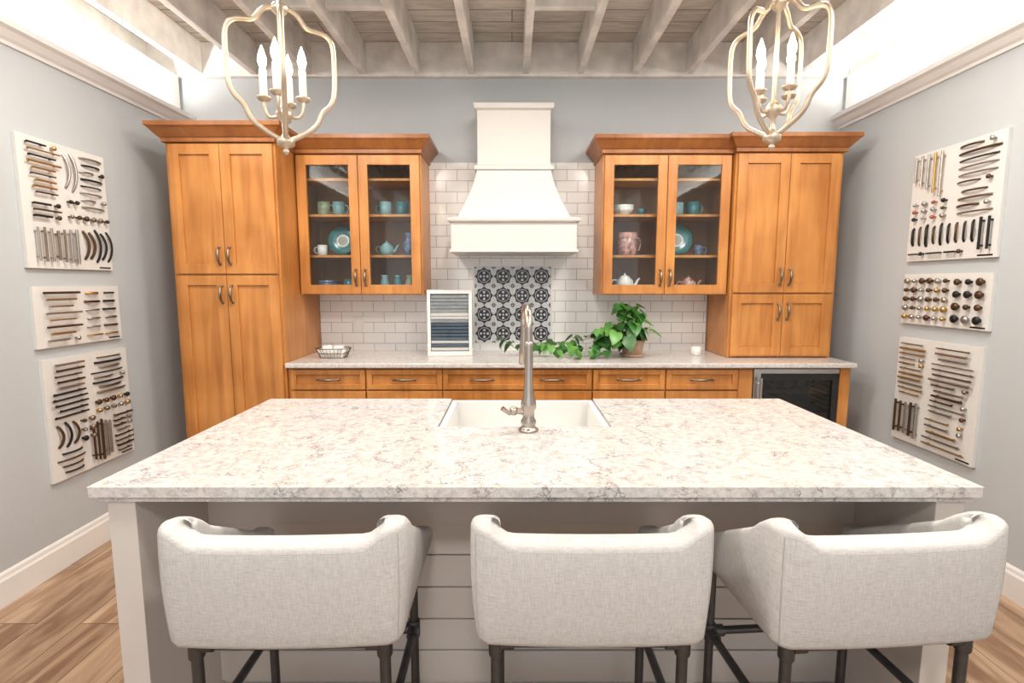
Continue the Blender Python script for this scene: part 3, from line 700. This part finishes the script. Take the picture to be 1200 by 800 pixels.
vines = [
 [(px, py, CT+0.11), (px-0.12, py-0.06, CT+0.14), (px-0.22, py-0.08, CT+0.06), (px-0.36, py-0.08, CT+0.05), (px-0.50, py-0.05, CT+0.05), (px-0.64, py-0.06, CT+0.04), (px-0.78, py-0.02, CT+0.05), (px-0.86, py, CT+0.11)],
 [(px, py, CT+0.11), (px-0.10, py-0.10, CT+0.10), (px-0.20, py-0.14, CT+0.03), (px-0.34, py-0.16, CT+0.02), (px-0.48, py-0.14, CT+0.03)],
 [(px, py, CT+0.11), (px-0.14, py+0.05, CT+0.16), (px-0.24, py+0.06, CT+0.12), (px-0.40, py+0.04, CT+0.08), (px-0.60, py+0.05, CT+0.05), (px-0.74, py+0.05, CT+0.06)],
 [(px, py, CT+0.11), (px+0.03, py-0.04, CT+0.22), (px+0.0, py-0.06, CT+0.29), (px-0.03, py-0.07, CT+0.33)],
 [(px, py, CT+0.11), (px+0.01, py-0.03, CT+0.22), (px-0.07, py-0.05, CT+0.29), (px-0.09, py-0.05, CT+0.32)]]
for vn in vines:
    P = [Vector(p) for p in vn]; pts = []
    for i in range(len(P)-1):
        for s in range(6): pts.append(P[i].lerp(P[i+1], s/6))
    pts.append(P[-1]); b.tube(pts, 0.0022, STEM, 5)
    for i in range(4, len(pts)):
        if rnd.random() < 0.25: continue
        p = pts[i]; a = rnd.uniform(0, 2*PI)
        q = p+Vector((0.025*math.cos(a), 0.025*math.sin(a), rnd.uniform(0.008, 0.045)))
        b.tube([p, q], 0.0014, STEM, 4)
        leaf(q, a if rnd.random() < .4 else rnd.uniform(-2.8, -0.4), rnd.uniform(0.0, 0.9), rnd.uniform(-.6, .6), rnd.uniform(0.055, 0.095), rnd.choice([LEAF, LEAF, LEAF2]))
for v in b.v: v.z = max(v.z, CT+0.0015)
b.obj('potted_pothos')

# ------------------------------------------------------------------ dishes in glass cabinets
SH = [1.354, 1.5925, 1.8525, 2.0775]
def mug(x, y, z, m, r=0.04, h=0.09, hs=1, name='coffee_mug'):
    b = MB(); b.lathe((x, y, z), [(r*0.75, 0), (r*0.95, 0.006), (r, h*0.4), (r, h), (r-0.004, h), (r-0.005, 0.01), (0.001, 0.008)], m, 20)
    b.tube([(x+hs*(r-0.003), y, z+h*0.8), (x+hs*(r+0.018), y, z+h*0.75), (x+hs*(r+0.026), y, z+h*0.5), (x+hs*(r+0.016), y, z+h*0.25), (x+hs*(r-0.003), y, z+h*0.22)], 0.0045, m, 8)
    b.obj(name)
def bowl(x, y, z, m, r=0.06, h=0.05, n=1):
    b = MB()
    for k in range(n):
        zz = z+k*h*0.35; b.lathe((x, y, zz), [(r*0.4, 0), (r*0.45, 0.006), (r*0.8, h*0.5), (r, h), (r-0.004, h), (r*0.75, h*0.55), (0.001, 0.012)], m, 24)
    b.obj('stacked_bowls' if n > 1 else 'serving_bowl')
def plate(x, y, z, m, r=0.10):
    b = MB(); b.M = Matrix.Translation((x, y, z+r*0.97+0.004)) @ Matrix.Rotation(math.radians(78), 4, 'X')
    b.lathe((0, 0, 0), [(0.001, 0), (r*0.6, 0), (r, 0.014), (r, 0.018), (r*0.62, 0.006), (0.001, 0.005)], m, 32)
    b.lathe((0, 0, 0), [(r*0.35, 0.0065), (r*0.40, 0.0085), (r*0.45, 0.0065)], CERW, 32)
    b.M = Matrix.Identity(4)
    for s in (-0.03, 0.03): b.tube([(x+s, y-0.03, z+0.02), (x+s, y-0.01, z+0.005), (x+s, y+0.05, z+0.005), (x+s, y+0.05, z+0.08)], 0.003, BRONZE, 6)
    b.obj('display_plate')
def pot(x, y, z, m, s=1.0, name='teapot'):
    b = MB(); b.M = Matrix.Translation((x, y, z)) @ Matrix.Scale(s, 4)
    b.lathe((0, 0, 0), [(0.035, 0), (0.05, 0.01), (0.062, 0.04), (0.055, 0.075), (0.035, 0.092), (0.036, 0.096), (0.02, 0.106), (0.006, 0.11), (0.009, 0.118), (0.001, 0.126)], m, 24)
    b.tube([(0.052, 0, 0.03), (0.075, 0, 0.045), (0.088, 0, 0.075), (0.102, 0, 0.088)], 0.01, m, 10, radii=[0.014, 0.011, 0.008, 0.006])
    b.tube([(-0.052, 0, 0.075), (-0.078, 0, 0.078), (-0.092, 0, 0.055), (-0.08, 0, 0.032), (-0.056, 0, 0.03)], 0.005, m, 8)
    b.obj(name)
def vase(x, y, z, m, r=0.035, h=0.11):
    b = MB(); b.lathe((x, y, z), [(r*0.6, 0), (r*0.9, 0.01), (r, h*0.35), (r*0.7, h*0.7), (r*0.55, h*0.85), (r*0.75, h), (r*0.68, h), (r*0.45, h*0.85), (0.001, h*0.8)], m, 20); b.obj('ceramic_vase')
def goblet(x, y, z):
    b = MB(); b.lathe((x, y, z), [(0.028, 0), (0.028, 0.002), (0.004, 0.006), (0.003, 0.05), (0.02, 0.065), (0.03, 0.09), (0.026, 0.12), (0.025, 0.12), (0.028, 0.09), (0.018, 0.067), (0.001, 0.055)], GLASS, 20); b.obj('wine_glass')
Y0 = 3.48
mug(-1.25, Y0, SH[2], CERG); mug(-1.15, Y0, SH[2], CERB); plate(-1.13, Y0, SH[1], CERT, 0.095); mug(-1.27, Y0, SH[1], CERW, 0.032, 0.07, -1)
bowl(-1.24, Y0, SH[0], CERN, 0.065, 0.055, 2); mug(-1.10, Y0, SH[0], CERT, 0.035, 0.08)
mug(-0.84, Y0, SH[2], CERB, hs=-1); mug(-0.73, Y0, SH[2], CERT); pot(-0.84, Y0, SH[1], CERB, 0.8, 'ceramic_pitcher'); vase(-0.69, Y0, SH[1], CERN, 0.042, 0.15)
vase(-0.86, Y0, SH[0], CERB); vase(-0.77, Y0, SH[0], CERT); vase(-0.69, Y0, SH[0], CERG)
for x in (-1.26, -1.17, -1.08, -0.86, -0.77, -0.68): goblet(x, Y0, SH[3])
bowl(0.74, Y0, SH[2], CERW, 0.07, 0.05, 2); bowl(0.865, Y0+0.02, SH[2], CERT, 0.03, 0.05); mug(1.10, Y0, SH[2], CERB, 0.038, 0.085, -1); mug(1.20, Y0, SH[2], CERT)
mug(0.77, Y0, SH[1], CERR, 0.065, 0.15); plate(1.10, Y0, SH[1], CERT, 0.10); mug(1.25, Y0, SH[1], CERN, 0.03, 0.07)
pot(0.76, Y0, SH[0], CERW, 1.0, 'covered_tureen'); pot(1.19, Y0, SH[0], CERR, 0.85); mug(1.055, Y0, SH[0], CERB, 0.026, 0.06, -1)
for x in (0.72, 0.82, 1.08, 1.18, 1.27): goblet(x, Y0, SH[3])

# ------------------------------------------------------------------ lights
def area(name, loc, rot, sx, sy, power, col=(1, 1, 1)):
    l = bpy.data.lights.new(name, 'AREA'); l.shape = 'RECTANGLE'; l.size = sx; l.size_y = sy; l.energy = power; l.color = col
    o = bpy.data.objects.new(name, l); o.location = loc; o.rotation_euler = rot; scene.collection.objects.link(o); return o
WARM = (1.0, 0.94, 0.86)
for i, (x, y, p) in enumerate([(-1.2, 2.2, 24), (0.05, 2.3, 19), (1.25, 2.2, 24), (-1.0, 0.7, 22), (1.0, 0.7, 22), (0, -0.9, 40)]):
    area('unseen_ceiling_fill', (x, y, 2.74), (0, 0, 0), 0.3, 0.3, p, WARM)  # unseen area fills, added at ceiling height to light the room
area('added_crown_fill', (XL+0.05, 1.0, 2.56), (PI, math.radians(-15), 0), 0.03, 4.8, 60, (1, 0.97, 0.93))  # both strips are added, hidden on the crowns to brighten the white bands
area('added_crown_fill', (XR-0.05, 1.0, 2.56), (PI, math.radians(15), 0), 0.03, 4.8, 60, (1, 0.97, 0.93))
w = bpy.data.worlds.new('world'); scene.world = w; w.use_nodes = True
bg = w.node_tree.nodes['Background']; bg.inputs['Color'].default_value = (0.95, 0.975, 1.0, 1); bg.inputs['Strength'].default_value = 1.3

# ------------------------------------------------------------------ camera
cam = bpy.data.cameras.new('camera'); cam.lens = 18; cam.sensor_width = 36; cam.clip_start = 0.02
co = bpy.data.objects.new('camera', cam); co.location = (0, 0, 1.41); co.rotation_euler = (math.radians(90-6.5), 0, 0)
scene.collection.objects.link(co); scene.camera = co
scene.view_settings.view_transform = 'Standard'
scene.view_settings.exposure = 0.0
